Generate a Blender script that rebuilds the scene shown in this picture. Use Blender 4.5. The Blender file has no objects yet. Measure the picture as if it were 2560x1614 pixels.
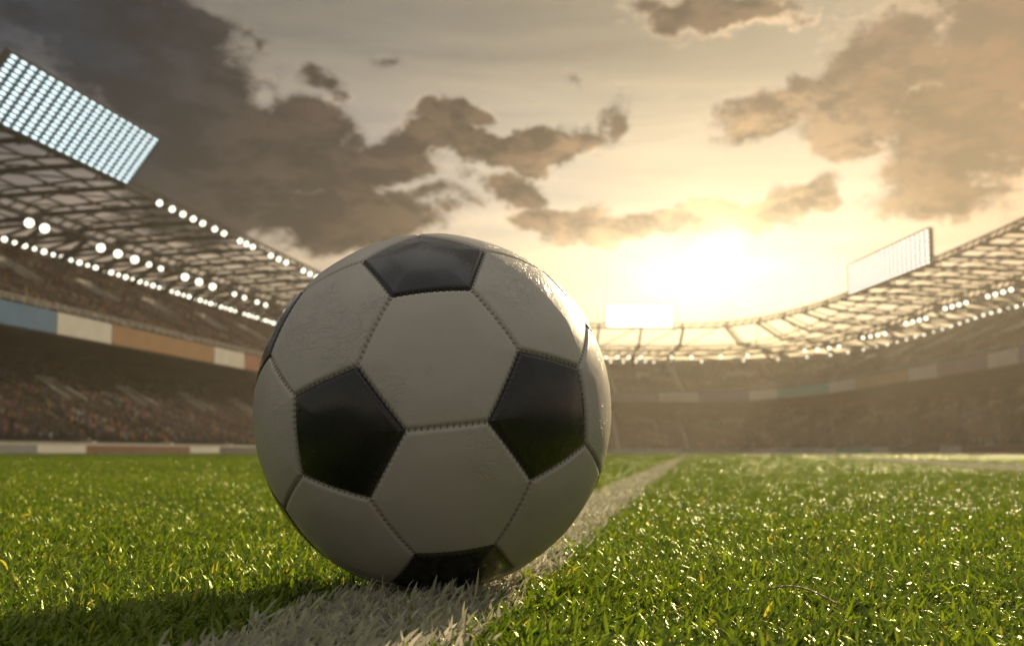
import bpy, bmesh, math, random, itertools
import numpy as np
from mathutils import Vector, Matrix

SC = bpy.context.scene
COL = SC.collection
rng = np.random.default_rng(7)
random.seed(7)
R = math.radians

# ------------------------------------------------------------------ camera
PITCH = 0.110988
CAM = Vector((0.0, 0.0, 0.0862))
cd = bpy.data.cameras.new('camera')
cd.sensor_width = 36.0
cd.lens = 1162.0 / 1024.0 * 36.0
cd.clip_start = 0.02
cd.clip_end = 6000
cd.dof.use_dof = True
cd.dof.focus_distance = 0.625
cd.dof.aperture_fstop = 17.0
cam = bpy.data.objects.new('camera', cd)
cam.location = CAM
cam.rotation_euler = (math.pi / 2 + PITCH, 0, 0)
COL.objects.link(cam)
SC.camera = cam

# ------------------------------------------------------------------ render settings
SC.render.engine = 'CYCLES'
SC.view_settings.view_transform = 'Standard'
SC.view_settings.look = 'None'
SC.view_settings.exposure = 0.0
SC.view_settings.gamma = 1.0
SC.view_settings.use_curve_mapping = False
cy = SC.cycles
cy.max_bounces = 8
cy.diffuse_bounces = 3
cy.glossy_bounces = 3
cy.transmission_bounces = 4
cy.transparent_max_bounces = 8
cy.volume_bounces = 0
cy.use_denoising = True
cy.sample_clamp_indirect = 6.0
cy.caustics_reflective = False
cy.caustics_refractive = False

# ------------------------------------------------------------------ sun
SUN_AZ, SUN_EL = R(25.0), R(20.0)
SUN_DIR = Vector((math.sin(SUN_AZ) * math.cos(SUN_EL), math.cos(SUN_AZ) * math.cos(SUN_EL), math.sin(SUN_EL)))
sl = bpy.data.lights.new('sun', 'SUN')
sl.energy = 5.0
sl.angle = R(0.53)
sl.color = (1.0, 0.79, 0.48)
sun = bpy.data.objects.new('sun', sl)
sun.rotation_euler = SUN_DIR.to_track_quat('Z', 'Y').to_euler()
sun.location = (0, 0, 80)
COL.objects.link(sun)

# ------------------------------------------------------------------ world: Nishita sky behind a cloud deck
W = bpy.data.worlds.new('World')
SC.world = W
W.use_nodes = True
nt = W.node_tree
nt.nodes.clear()


class NB:
    """tiny node-graph builder"""
    def __init__(self, tree):
        self.t = tree

    def n(self, kind, ins=None, **kw):
        nd = self.t.nodes.new(kind)
        for k, v in kw.items():
            setattr(nd, k, v)
        for k, v in (ins or {}).items():
            self.put(nd.inputs[k], v)
        return nd

    def put(self, sock, v):
        if isinstance(v, bpy.types.NodeSocket):
            self.t.links.new(v, sock)
        else:
            sock.default_value = v

    def m(self, op, a, b=None, c=None, clamp=False):
        nd = self.t.nodes.new('ShaderNodeMath')
        nd.operation = op
        nd.use_clamp = clamp
        for i, v in enumerate((a, b, c)):
            if v is not None:
                self.put(nd.inputs[i], v)
        return nd.outputs[0]

    def v(self, op, a, b=None):
        nd = self.t.nodes.new('ShaderNodeVectorMath')
        nd.operation = op
        self.put(nd.inputs[0], a)
        if b is not None:
            self.put(nd.inputs['Scale' if op == 'SCALE' else 1], b)
        return nd.outputs['Value'] if op in ('LENGTH', 'DOT_PRODUCT', 'DISTANCE') else nd.outputs[0]

    def mr(self, x, a, b, c=0.0, d=1.0, smooth=True):
        nd = self.t.nodes.new('ShaderNodeMapRange')
        nd.interpolation_type = 'SMOOTHSTEP' if smooth else 'LINEAR'
        for i, v in enumerate((x, a, b, c, d)):
            self.put(nd.inputs[i], v)
        return nd.outputs[0]

    def mix(self, f, a, b, mode='MIX'):
        nd = self.t.nodes.new('ShaderNodeMix')
        nd.data_type = 'RGBA'
        nd.blend_type = mode
        nd.clamp_factor = True
        self.put(nd.inputs[0], f)
        self.put(nd.inputs[6], (*a, 1) if isinstance(a, tuple) and len(a) == 3 else a)
        self.put(nd.inputs[7], (*b, 1) if isinstance(b, tuple) and len(b) == 3 else b)
        return nd.outputs[2]

    def ramp(self, f, stops, interp='LINEAR'):
        nd = self.t.nodes.new('ShaderNodeValToRGB')
        nd.color_ramp.interpolation = interp
        el = nd.color_ramp.elements
        while len(el) < len(stops):
            el.new(0.5)
        for e, (p, c) in zip(el, stops):
            e.position = p
            e.color = (*c, 1)
        self.put(nd.inputs[0], f)
        return nd.outputs[0]

    def noise(self, vec, scale, detail=4, rough=0.55, dist=0.0, lac=2.0):
        nd = self.t.nodes.new('ShaderNodeTexNoise')
        self.put(nd.inputs['Vector'], vec)
        self.put(nd.inputs['Scale'], scale)
        nd.inputs['Detail'].default_value = detail
        nd.inputs['Roughness'].default_value = rough
        nd.inputs['Distortion'].default_value = dist
        nd.inputs['Lacunarity'].default_value = lac
        return nd.outputs[0], nd.outputs[1]


b = NB(nt)
gen = b.n('ShaderNodeTexCoord').outputs['Generated']
dirv = b.v('NORMALIZE', gen)
sx = b.n('ShaderNodeSeparateXYZ', {0: dirv})
az = b.m('ARCTAN2', sx.outputs[0], sx.outputs[1])
el = b.m('ARCSINE', sx.outputs[2])
uv0 = b.n('ShaderNodeCombineXYZ', {0: az, 1: el, 2: 0.0}).outputs[0]
# warp
wn = b.noise(dirv, 13.0, 4, 0.55)[1]
warp = b.v('SCALE', b.v('SUBTRACT', wn, (0.5, 0.5, 0.5)), 0.085)
uv = b.v('ADD', uv0, warp)
SGL = Vector((math.sin(0.178) * math.cos(0.140), math.cos(0.178) * math.cos(0.140), math.sin(0.140)))
ang = b.m('ARCCOSINE', b.v('DOT_PRODUCT', dirv, tuple(SGL)))


def px2uv(dx, dy):
    x, y = dx * 0.42525, dy * 0.42525
    c = ((x - 512) / 1162.0, 1.0, (322.5 - y) / 1162.0)
    cp, sp = math.cos(PITCH), math.sin(PITCH)
    r = (c[0], c[1] * cp - c[2] * sp, c[1] * sp + c[2] * cp)
    return math.atan2(r[0], r[1]), math.atan2(r[2], math.hypot(r[0], r[1]))


def blob(dx, dy, hw, hh, rot=0.0, wgt=1.0, soft=1.55, co=None):
    """one cloud bank: centre, half sizes, rotation"""
    u, v_ = px2uv(dx, dy)
    mp = b.n('ShaderNodeMapping', {0: co or uv}, vector_type='TEXTURE')
    mp.inputs['Location'].default_value = (u, v_, 0)
    mp.inputs['Rotation'].default_value = (0, 0, R(rot))
    mp.inputs['Scale'].default_value = (hw * soft / 2732, hh * soft / 2732, 1)
    return b.mr(b.v('LENGTH', mp.outputs[0]), 1.0, 0.0, 0.0, wgt)


banks = [
    (350, 170, 390, 200, -30, 1.02), (160, 60, 300, 110, -10, .9), (560, 290, 360, 100, -12, 1.1), (420, 350, 360, 130, -8, .98),
    (720, 375, 360, 70, -4, 1.1), (980, 350, 320, 58, 3, 1.05), (1230, 345, 230, 50, 4, 1.05),
    (1090, 280, 110, 45, 8, .8), (1425, 275, 42, 85, -25, .85), (745, 205, 70, 55, 10, .6),
    (640, 470, 450, 95, -4, 1.05), (480, 520, 420, 80, 0, .62), (950, 480, 230, 45, -4, .7), (560, 420, 250, 90, 0, .6),
    (1225, 450, 90, 44, 5, .95), (1330, 500, 150, 58, 5, 1.0), (1500, 530, 190, 50, 3, .95),
    (1700, 515, 190, 48, 4, .95), (1880, 455, 130, 52, 30, .9), (1960, 410, 44, 36, 0, .6),
    (2060, 190, 210, 140, 30, 1.0), (1850, 250, 170, 52, 14, 1.0), (1720, 280, 60, 34, 10, .6),
    (2230, 330, 250, 150, 10, .78), (2330, 120, 250, 280, 0, .82), (2180, 470, 120, 40, 20, .7), (2010, 325, 70, 66, 40, .7),
    (2200, 470, 260, 70, 0, .6), (1690, 35, 190, 60, 0, .85), (1560, 20, 120, 60, 0, .55), (1340, 190, 40, 30, 0, .42),
    (900, 165, 60, 26, 0, .38), (590, 110, 60, 28, 20, .45), (1850, 30, 90, 60, 0, .45),
    (1950, 150, 100, 60, 60, .5),
]
msum = None
for bk in banks:
    o = blob(*bk)
    msum = o if msum is None else b.m('MAXIMUM', msum, o)
# elsewhere the deck goes on with the same kind of broken cloud
infr = blob(1204, 560, 1350, 900, 0, 1.0, 1.3, uv0)
infr = b.mr(infr, 0.0, 0.35)
wide = b.noise(b.v('MULTIPLY', dirv, (1.0, 1.0, 2.4)), 2.3, 3, 0.5)[0]
wide = b.m('MULTIPLY', b.mr(wide, 0.40, 0.64), 0.95)
wide = b.m('MULTIPLY', wide, b.m('SUBTRACT', 1.0, infr))
cov = b.m('MAXIMUM', msum, wide)
fb = b.noise(b.v('MULTIPLY', dirv, (1.0, 1.0, 2.1)), 17.0, 9, 0.60, 0.25)[0]
fb2 = b.noise(b.v('MULTIPLY', dirv, (1.0, 1.0, 1.4)), 55.0, 6, 0.62, 0.2)[0]
dens = b.m('ADD', b.m('MULTIPLY', cov, 1.15), b.m('ADD', b.m('MULTIPLY', b.m('SUBTRACT', fb, 0.47), 1.55), b.m('MULTIPLY', b.m('SUBTRACT', fb2, 0.5), .55)))
alpha = b.mr(dens, 0.24, 0.66)
core = b.mr(dens, 0.36, 0.76)
# veil: thin high cloud lit by the low sun; zenith brightened to light the ball's top
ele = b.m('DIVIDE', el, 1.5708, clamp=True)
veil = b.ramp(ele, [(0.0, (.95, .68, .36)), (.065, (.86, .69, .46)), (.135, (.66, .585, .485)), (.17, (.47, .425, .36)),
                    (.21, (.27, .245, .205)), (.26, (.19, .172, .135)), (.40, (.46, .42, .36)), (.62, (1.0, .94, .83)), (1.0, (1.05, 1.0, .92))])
st = b.noise(b.v('MULTIPLY', dirv, (1.6, 1.6, 16.0)), 2.2, 5, 0.55, 0.6)[0]
veil = b.mix(1.0, veil, b.ramp(st, [(.25, (.74, .76, .80)), (.5, (1., 1., 1.)), (.72, (1.28, 1.22, 1.12))]), 'MULTIPLY')
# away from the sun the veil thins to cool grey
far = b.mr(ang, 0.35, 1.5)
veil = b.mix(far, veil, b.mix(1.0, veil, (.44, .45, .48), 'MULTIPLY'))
blue = blob(-60, 90, 420, 380, 0, 1.0, 1.5, uv0)
veil = b.mix(b.m('MULTIPLY', blue, .9), veil, (.003, .022, .060))
lefts = blob(150, 520, 900, 420, 0, 1.0, 1.5, uv0)
veil = b.mix(b.m('MULTIPLY', lefts, .85), veil, b.mix(1.0, veil, (.50, .44, .42), 'MULTIPLY'))
oran = blob(2560, 230, 430, 420, 0, 1.0, 1.5)
veil = b.mix(b.m('MULTIPLY', oran, .7), veil, (.80, .36, .11))
# cloud body
kan = b.m('DIVIDE', ang, 1.2, clamp=True)
dark = b.ramp(kan, [(0.0, (.80, .56, .32)), (.085, (.42, .29, .17)), (.125, (.25, .17, .11)), (.17, (.11, .074, .048)), (.26, (.044, .030, .023)),
                    (.36, (.026, .019, .017)), (.46, (.009, .009, .011)), (.7, (.10, .097, .094)), (1.0, (.19, .187, .183))])  # clouds far from the sun raised again, as fill on the ball's front
dark = b.mix(b.m('MULTIPLY', oran, .85), dark, (.075, .022, .004))
slate = blob(-40, 130, 480, 400, 0, 1.0, 1.5)
dark = b.mix(b.m('MULTIPLY', slate, .7), dark, (.002, .012, .030))
mott = b.noise(dirv, 30.0, 5, 0.6)[0]
dark = b.mix(1.0, dark, b.ramp(mott, [(.3, (.86, .86, .88)), (.7, (1.22, 1.18, 1.12))]), 'MULTIPLY')
rim = b.ramp(kan, [(0.0, (1.5, 1.2, .75)), (.2, (.95, .74, .52)), (.33, (.50, .40, .30)), (.45, (.24, .20, .165)), (.6, (.2, .19, .18)), (1.0, (.24, .23, .22))])
gold = blob(1720, 70, 260, 100, 0, 1.0, 1.5)
rim = b.mix(b.m('ADD', gold, .25, clamp=True), veil, rim)
rim = b.mix(gold, rim, (1.0, .72, .47))
fbs = b.noise(b.v('MULTIPLY', b.v('ADD', dirv, tuple(SGL * .022 + Vector((0, 0, .006)))), (1.0, 1.0, 2.1)), 17.0, 9, 0.60, 0.25)[0]
lit = b.mr(b.m('SUBTRACT', fb, fbs), -.075, .10, 0.0, 1.0, False)
dark = b.mix(1.0, dark, b.ramp(lit, [(0.0, (.50, .51, .54)), (.45, (1., 1., 1.)), (1.0, (1.75, 1.65, 1.5))]), 'MULTIPLY')
rim = b.mix(1.0, rim, b.ramp(lit, [(0.0, (.55, .55, .56)), (.6, (1., 1., 1.)), (1.0, (1.25, 1.2, 1.1))]), 'MULTIPLY')
cloud = b.mix(core, rim, dark)
gv = b.v('MULTIPLY', b.v('SUBTRACT', uv, (0.170, 0.148, 0.0)), (.52, 1.25, 1.0))
angs = b.v('LENGTH', gv)
glow1 = b.m('EXPONENT', b.m('MULTIPLY', b.m('POWER', b.m('DIVIDE', angs, .040), 1.3), -1.0))
glow2 = b.m('EXPONENT', b.m('MULTIPLY', b.m('POWER', b.m('DIVIDE', ang, .16), 1.6), -1.0))
alpha = b.m('MULTIPLY', alpha, b.m('SUBTRACT', 1.0, b.m('MULTIPLY', glow1, .75)))
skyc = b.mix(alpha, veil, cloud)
glow2 = b.m('MULTIPLY', glow2, b.m('SUBTRACT', 1.0, b.m('MULTIPLY', alpha, .8)))
gl = b.mix(1.0, b.mix(1.0, (0., 0., 0.), b.mix(glow1, (0., 0., 0.), (1.6, 1.3, .8)), 'ADD'),
           b.mix(glow2, (0., 0., 0.), (.60, .40, .12)), 'ADD')
skyc = b.mix(1.0, skyc, gl, 'ADD')
below = b.mr(el, -0.02, -0.10)
skyc = b.mix(below, skyc, (.10, .11, .07))

sky = b.n('ShaderNodeTexSky', sky_type='NISHITA')
sky.sun_disc = False
sky.sun_elevation = SUN_EL
sky.sun_rotation = SUN_AZ
sky.air_density = 1.2
sky.dust_density = 2.5
bg1 = b.n('ShaderNodeBackground', {0: sky.outputs[0], 1: 0.06})
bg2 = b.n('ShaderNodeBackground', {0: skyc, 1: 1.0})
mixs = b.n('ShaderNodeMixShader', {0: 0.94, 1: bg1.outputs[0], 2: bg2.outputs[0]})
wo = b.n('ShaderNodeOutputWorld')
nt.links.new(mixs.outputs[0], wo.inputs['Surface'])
W.cycles.sampling_method = 'MANUAL'
W.cycles.sample_map_resolution = 1024


# ------------------------------------------------------------------ helpers
def mat(name, color, rough=0.6, metal=0.0, var=0.0, vscale=3.0, bump=0.0, bscale=40.0, spec=0.5, emit=None, estr=0.0):
    m = bpy.data.materials.new(name)
    m.use_nodes = True
    t = m.node_tree
    p = t.nodes['Principled BSDF']
    q = NB(t)
    p.inputs['Base Color'].default_value = (*color, 1)
    p.inputs['Roughness'].default_value = rough
    p.inputs['Metallic'].default_value = metal
    p.inputs['Specular IOR Level'].default_value = spec
    co = q.n('ShaderNodeTexCoord').outputs['Object']
    if var > 0:
        f = q.noise(co, vscale, 6, 0.6)[0]
        lo = tuple(c * (1 - var) for c in color)
        hi = tuple(min(1, c * (1 + var)) for c in color)
        t.links.new(q.ramp(f, [(.3, lo), (.7, hi)]), p.inputs['Base Color'])
    if bump > 0:
        f = q.noise(co, bscale, 5, 0.6)[0]
        bn = q.n('ShaderNodeBump', {'Height': f, 'Strength': bump})
        t.links.new(bn.outputs[0], p.inputs['Normal'])
    if emit:
        p.inputs['Emission Color'].default_value = (*emit, 1)
        p.inputs['Emission Strength'].default_value = estr
    return m


def tag(o, label=None, cat=None, group=None, kind=None):
    if label:
        o['label'] = label
    if cat:
        o['category'] = cat
    if group:
        o['group'] = group
    if kind:
        o['kind'] = kind
    return o


def empty(name, loc=(0, 0, 0), rot=(0, 0, 0), parent=None):
    o = bpy.data.objects.new(name, None)
    o.location = loc
    o.rotation_euler = rot
    o.empty_display_size = 0.2
    o.parent = parent
    COL.objects.link(o)
    return o


def mesh_obj(name, verts, faces, m, parent=None, smooth=False, link=True, loc=None):
    me = bpy.data.meshes.new(name)
    me.from_pydata([tuple(v) for v in verts], [], faces)
    me.update()
    if smooth:
        me.polygons.foreach_set('use_smooth', [True] * len(me.polygons))
    if m:
        me.materials.append(m)
    o = bpy.data.objects.new(name, me)
    if loc is not None:
        o.location = loc
    o.parent = parent
    if link:
        COL.objects.link(o)
    return o


class MB:
    """collects boxes, bars and strips into one mesh"""
    def __init__(self):
        self.v, self.f = [], []

    def add(self, vs, fs):
        k = len(self.v)
        self.v += [tuple(x) for x in vs]
        self.f += [tuple(i + k for i in f) for f in fs]

    def box(self, c, s, rz=0.0):
        cz, sz = math.cos(rz), math.sin(rz)
        vs = []
        for z in (-.5, .5):
            for x, y in ((-.5, -.5), (.5, -.5), (.5, .5), (-.5, .5)):
                X, Y = x * s[0], y * s[1]
                vs.append((c[0] + X * cz - Y * sz, c[1] + X * sz + Y * cz, c[2] + z * s[2]))
        self.add(vs, [(3, 2, 1, 0), (4, 5, 6, 7), (0, 1, 5, 4), (1, 2, 6, 5), (2, 3, 7, 6), (3, 0, 4, 7)])

    def bar(self, a, c, w, h=None, up=(0, 0, 1), n=4):
        a, c = Vector(a), Vector(c)
        d = (c - a).normalized()
        u = d.cross(Vector(up))
        if u.length < 1e-5:
            u = d.cross(Vector((1, 0, 0)))
        u.normalize()
        w2 = u.cross(d)
        h = h or w
        vs = []
        for p in (a, c):
            for k in range(n):
                t = 2 * math.pi * (k + .5) / n
                s = 1.41421 if n == 4 else 1.0
                vs.append(p + u * (math.cos(t) * w * .5 * s) + w2 * (math.sin(t) * h * .5 * s))
        fs = [(i, (i + 1) % n, n + (i + 1) % n, n + i) for i in range(n)]
        fs += [tuple(reversed(range(n))), tuple(range(n, 2 * n))]
        self.add(vs, fs)

    def build(self, name, m, parent=None, smooth=False, loc=None):
        return mesh_obj(name, self.v, self.f, m, parent, smooth, loc=loc)


# ------------------------------------------------------------------ materials
M = {}
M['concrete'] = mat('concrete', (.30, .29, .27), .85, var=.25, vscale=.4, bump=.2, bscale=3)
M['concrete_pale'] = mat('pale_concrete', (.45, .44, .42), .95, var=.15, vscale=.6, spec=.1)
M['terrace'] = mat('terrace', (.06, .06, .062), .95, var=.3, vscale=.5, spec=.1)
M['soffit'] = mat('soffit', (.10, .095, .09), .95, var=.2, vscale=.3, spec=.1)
M['steel'] = mat('painted_steel', (.022, .030, .048), .9, metal=.0, var=.2, vscale=.6, spec=.12)
M['steel_light'] = mat('galvanised_steel', (.42, .42, .41), .45, metal=.6, var=.15, vscale=1.)
M['rail'] = mat('rail_steel', (.40, .39, .38), .8, spec=.2)
M['housing'] = mat('lamp_housing', (.12, .12, .13), .5, metal=.4)
M['lamp'] = mat('lamp_glass', (.9, .9, .85), .2, emit=(1.0, .94, .76), estr=3.0)
M['led'] = mat('floodlight_lens', (.9, .9, .9), .2, emit=(.80, .98, 1.0), estr=2.2)
M['led_warm'] = mat('floodlight_lens_warm', (.9, .9, .9), .2, emit=(1.0, .96, .84), estr=2.4)
M['led_hot'] = mat('floodlight_lens_hot', (.9, .9, .9), .2, emit=(1.0, .97, .90), estr=7.0)
M['led_back'] = mat('floodlight_board', (.13, .19, .25), .9, var=.1, vscale=1., spec=.1)
M['led_back_pale'] = mat('floodlight_board_pale', (.40, .39, .37), .9, var=.1, vscale=1., spec=.1)
SIGN = {
    'blue': (.11, .21, .36), 'white': (.62, .61, .59), 'tan': (.33, .20, .12), 'rust': (.30, .13, .09), 'grey': (.22, .24, .25),
    'brown': (.20, .10, .07), 'teal': (.15, .42, .38), 'mauve': (.30, .25, .31), 'purple': (.24, .22, .33), 'sand': (.46, .34, .2),
    'maroon': (.17, .06, .06), 'pale blue': (.36, .45, .50), 'charcoal': (.10, .105, .11),
}
for k, c in SIGN.items():
    M['sign ' + k] = mat('banner_' + k.replace(' ', '_'), c, .95, var=.10, vscale=.35, spec=.08)

# ------------------------------------------------------------------ ground
g_m = bpy.data.materials.new('turf_base')
g_m.use_nodes = True
q = NB(g_m.node_tree)
p = g_m.node_tree.nodes['Principled BSDF']
co = q.n('ShaderNodeTexCoord').outputs['Object']
f1 = q.noise(co, 60.0, 6, .7)[0]
f2 = q.noise(co, .35, 4, .6)[0]
c1 = q.ramp(f1, [(.3, (.010, .022, .005)), (.7, (.036, .075, .014))])
c2 = q.mix(q.mr(f2, .35, .65), c1, (.040, .066, .016))
g_m.node_tree.links.new(c2, p.inputs['Base Color'])
p.inputs['Roughness'].default_value = .95
p.inputs['Specular IOR Level'].default_value = .06
bn = q.n('ShaderNodeBump', {'Height': f1, 'Strength': .9, 'Distance': .02})
g_m.node_tree.links.new(bn.outputs[0], p.inputs['Normal'])
pitch = mesh_obj('pitch', [(-340, -140, 0), (340, -140, 0), (340, 640, 0), (-340, 640, 0)], [(0, 1, 2, 3)], g_m)
tag(pitch, 'green turf pitch under the ball, running to the stands', kind='structure')

# ------------------------------------------------------------------ stadium plan: roof front edge, seen from above
LA = 0.151917
LD = Vector((math.sin(LA), math.cos(LA), 0))
LN = Vector((math.cos(LA), -math.sin(LA), 0))          # towards the right of the left stand
def lp(t, pdist=92.0):
    return LD * t - LN * pdist


def catmull(pts, step):
    pts = [Vector((x, y, 0)) for x, y in pts]
    pts = [pts[0] * 2 - pts[1]] + pts + [pts[-1] * 2 - pts[-2]]
    out = []
    for i in range(1, len(pts) - 2):
        p0, p1, p2, p3 = pts[i - 1:i + 3]
        n = max(2, int((p2 - p1).length / .5))
        for k in range(n):
            t = k / n
            out.append(.5 * ((2 * p1) + (p2 - p0) * t + (2 * p0 - 5 * p1 + 4 * p2 - p3) * t * t + (3 * p1 - p0 - 3 * p2 + p3) * t ** 3))
    out.append(pts[-2])
    # resample
    res, acc = [out[0]], 0.0
    for a_, c_ in zip(out, out[1:]):
        acc += (c_ - a_).length
        if acc >= step:
            res.append(c_)
            acc = 0.0
    return res


class Path:
    def __init__(self, pts, side):
        self.p = pts
        self.n = []
        for i in range(len(pts)):
            d = (pts[min(i + 1, len(pts) - 1)] - pts[max(i - 1, 0)]).normalized()
            self.n.append(Vector((-d.y, d.x, 0)) * side)   # outward, away from the pitch
        self.s = [0.0]
        for a_, c_ in zip(pts, pts[1:]):
            self.s.append(self.s[-1] + (c_ - a_).length)
        self.len = self.s[-1]

    def at(self, s, o=0.0, z=0.0):
        s = min(max(s, 0), self.len)
        i = max(0, min(len(self.s) - 2, int(np.searchsorted(self.s, s)) - 1))
        f = (s - self.s[i]) / max(1e-6, self.s[i + 1] - self.s[i])
        P = self.p[i].lerp(self.p[i + 1], f)
        n = self.n[i].lerp(self.n[i + 1], f).normalized()
        return P + n * o + Vector((0, 0, z)), n


T0 = 70.0
lpts = [lp(t) for t in np.arange(T0, 372, 2.0)]
PL = Path(lpts, 1.0)                                   # walks away from the camera, stand on its left
e0 = lp(372)
bowl_pts = catmull([(e0.x, e0.y), (-26, 398), (-8, 407), (20, 409.2), (50, 409.4), (70, 408), (83, 393), (91.5, 362), (95.6, 325), (98.6, 274), (99.4, 243), (99.2, 215), (97, 170), (93, 120), (88, 80)], 2.0)
PB = Path(bowl_pts, 1.0)                               # far end, then back along the right side


def sweep(path, prof, s0, s1, m, name, parent, closed=False, zf=None, step=4.0):
    n = max(2, int((s1 - s0) / step) + 1)
    vs, fs = [], []
    k = len(prof)
    for i in range(n):
        s = s0 + (s1 - s0) * i / (n - 1)
        for o, z in prof:
            oo, zz = (zf(s, o, z) if zf else (o, z))
            P, _ = path.at(s, oo, zz)
            vs.append(P)
    for i in range(n - 1):
        for j in range(k if closed else k - 1):
            a_, c_ = i * k + j, i * k + (j + 1) % k
            fs.append((a_, c_, c_ + k, a_ + k))
    if closed:
        fs.append(tuple(range(k)))
        fs.append(tuple(range((n - 1) * k, n * k))[::-1])
    return mesh_obj(name, vs, fs, m, parent)


def far_s(s):
    """0 on the straights, 1 on the far end (lower and deeper there)"""
    P, _ = PB.at(s)
    return min(1, max(0, (P.y - 330) / 70.0))


def zf_bowl(s, o, z):
    f = far_s(s)
    if o > 3.2:
        o = 3.2 + (o - 3.2) * 1.24
    if z > 22:
        z = z - (z - 22) * .26 * f if o > 3.2 else z - (z - 22) * 0.0 * f
    return o, z


ident = lambda s, o, z: (o, z)
STEP_LOW = [(-5 + i * 0.9 + d, 1.2 + (i + u) * .52) for i in range(27) for d, u in ((0, 0), (0, 1))]
STEP_UP = [(3.6 + i * .9 + d, 21.2 + (i + u) * .50) for i in range(33) for d, u in ((0, 0), (0, 1))]
Z_LT = STEP_LOW[-1][1]
ROOF = dict(front=(0, 44.0), mid=(23, 42.2), rear=(38, 40.6))


def build_stand(path, label, zf, xs, spacing):
    root = empty('stadium_stand', path.at(path.len * .5, 0, 0)[0])
    inv = Matrix.Translation(-root.location)

    def own(o):
        o.parent = root
        o.matrix_parent_inverse = inv
        return o
    S1 = path.len
    tag(root, label, 'grandstand')
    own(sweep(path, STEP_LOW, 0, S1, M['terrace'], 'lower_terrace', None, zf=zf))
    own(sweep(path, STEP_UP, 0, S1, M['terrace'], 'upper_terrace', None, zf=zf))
    own(sweep(path, [(-5.3, 0), (-5.3, 1.5), (-5.02, 1.5), (-5.02, 0)], 0, S1, M['concrete'], 'front_wall', None, True, zf))
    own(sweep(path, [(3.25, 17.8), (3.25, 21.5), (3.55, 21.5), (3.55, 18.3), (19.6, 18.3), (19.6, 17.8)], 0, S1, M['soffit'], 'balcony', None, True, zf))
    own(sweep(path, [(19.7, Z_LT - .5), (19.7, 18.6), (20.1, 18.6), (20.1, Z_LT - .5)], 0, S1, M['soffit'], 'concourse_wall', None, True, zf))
    own(sweep(path, [(37.4, 0), (37.4, 41.0), (38.4, 41.0), (38.4, 0)], 0, S1, M['concrete'], 'rear_wall', None, True, zf))
    # hand rail along the balcony: two rails and posts, joined
    mb = MB()
    n = int(S1 / 3)
    for i in range(n):
        for z in (22.0, 22.5):
            a_ = path.at(S1 * i / n, *zf(0, 3.4, z))[0]
            c_ = path.at(S1 * (i + 1) / n, *zf(0, 3.4, z))[0]
            mb.bar(a_, c_, .16)
        a_ = path.at(S1 * i / n, 3.4, 21.5)[0]
        mb.bar(a_, a_ + Vector((0, 0, 1.0)), .12)
    own(mb.build('handrail', M['rail']))
    # stairways running up both tiers
    for s in np.arange(spacing * .5, S1, spacing):
        for prof in (STEP_LOW, STEP_UP):
            a_ = [(o - .05, z + .06) for o, z in prof]
            own(sweep(path, a_, s - .7, s + .7, M['concrete_pale'], 'stairway', None, zf=zf, step=1.4))
    # entrances: pale parapet walls around a dark slab standing in for the shaded opening
    for s in np.arange(spacing, S1 - 4, spacing):
        for base, o0, z0 in (('low', 5.5, 7.2), ('up', 14.0, 26.9)):
            mb = MB()
            for ds in (-2.6, 2.6):
                a_ = path.at(s + ds, *zf(s, o0, z0))[0]
                c_ = path.at(s + ds, *zf(s, o0 + 5.5, z0 + 3.1))[0]
                mb.bar(a_ + Vector((0, 0, .7)), c_ + Vector((0, 0, .7)), .35, 1.9)
            a_ = path.at(s - 2.75, *zf(s, o0 + 5.5, z0 + 3.1))[0]
            c_ = path.at(s + 2.75, *zf(s, o0 + 5.5, z0 + 3.1))[0]
            mb.bar(a_ + Vector((0, 0, .9)), c_ + Vector((0, 0, .9)), .4, 2.2)
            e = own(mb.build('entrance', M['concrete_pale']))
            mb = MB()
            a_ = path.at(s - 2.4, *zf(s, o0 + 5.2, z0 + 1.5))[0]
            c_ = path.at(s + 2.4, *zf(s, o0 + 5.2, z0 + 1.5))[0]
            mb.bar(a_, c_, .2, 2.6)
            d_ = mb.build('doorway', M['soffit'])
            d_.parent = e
    # banner panels along the balcony front
    for (s0, s1, colr) in xs:
        pn = sweep(path, [(3.22, 18.05), (3.08, 18.05), (3.08, 21.35), (3.22, 21.35)], s0 + .15, s1 - .15, M['sign ' + colr], 'banner_panel', None, True, zf)
        pn['label'] = colr + ' banner panel on the balcony front'
        own(pn)
    # roof: a steel lattice, open to the sky
    mb = MB()
    n = int(S1 / 4)

    def rp(s, o, z):
        oo, zz = zf(s, o, z)
        return path.at(s, oo, zz)[0]
    for i in range(n):
        s0, s1 = S1 * i / n, S1 * (i + 1) / n
        for o, z, w in ((0, 44.0, .55), (0.6, 45.6, .4)):
            mb.bar(rp(s0, o, z), rp(s1, o, z), w)
        mb.bar(rp(s0, 0, 44.0), rp(s1, .6, 45.6), .22)
    roof = own(mb.build('roof', M['steel']))

    def sub(o):
        o.parent = roof
        return o
    # the deep mid girder
    mb = MB()
    for i in range(n):
        s0, s1 = S1 * i / n, S1 * (i + 1) / n
        for z, w in ((41.6, .8), (43.6, .6)):
            mb.bar(rp(s0, 23, z), rp(s1, 23, z), w)
        mb.bar(rp(s0, 23, 41.6), rp(s1, 23, 43.6), .35)
    sub(mb.build('girder', M['steel']))
    mb = MB()
    for i in range(n):
        mb.bar(rp(S1 * i / n, 37, 40.9), rp(S1 * (i + 1) / n, 37, 40.9), .5)
    sub(mb.build('rear_beam', M['steel']))
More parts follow.
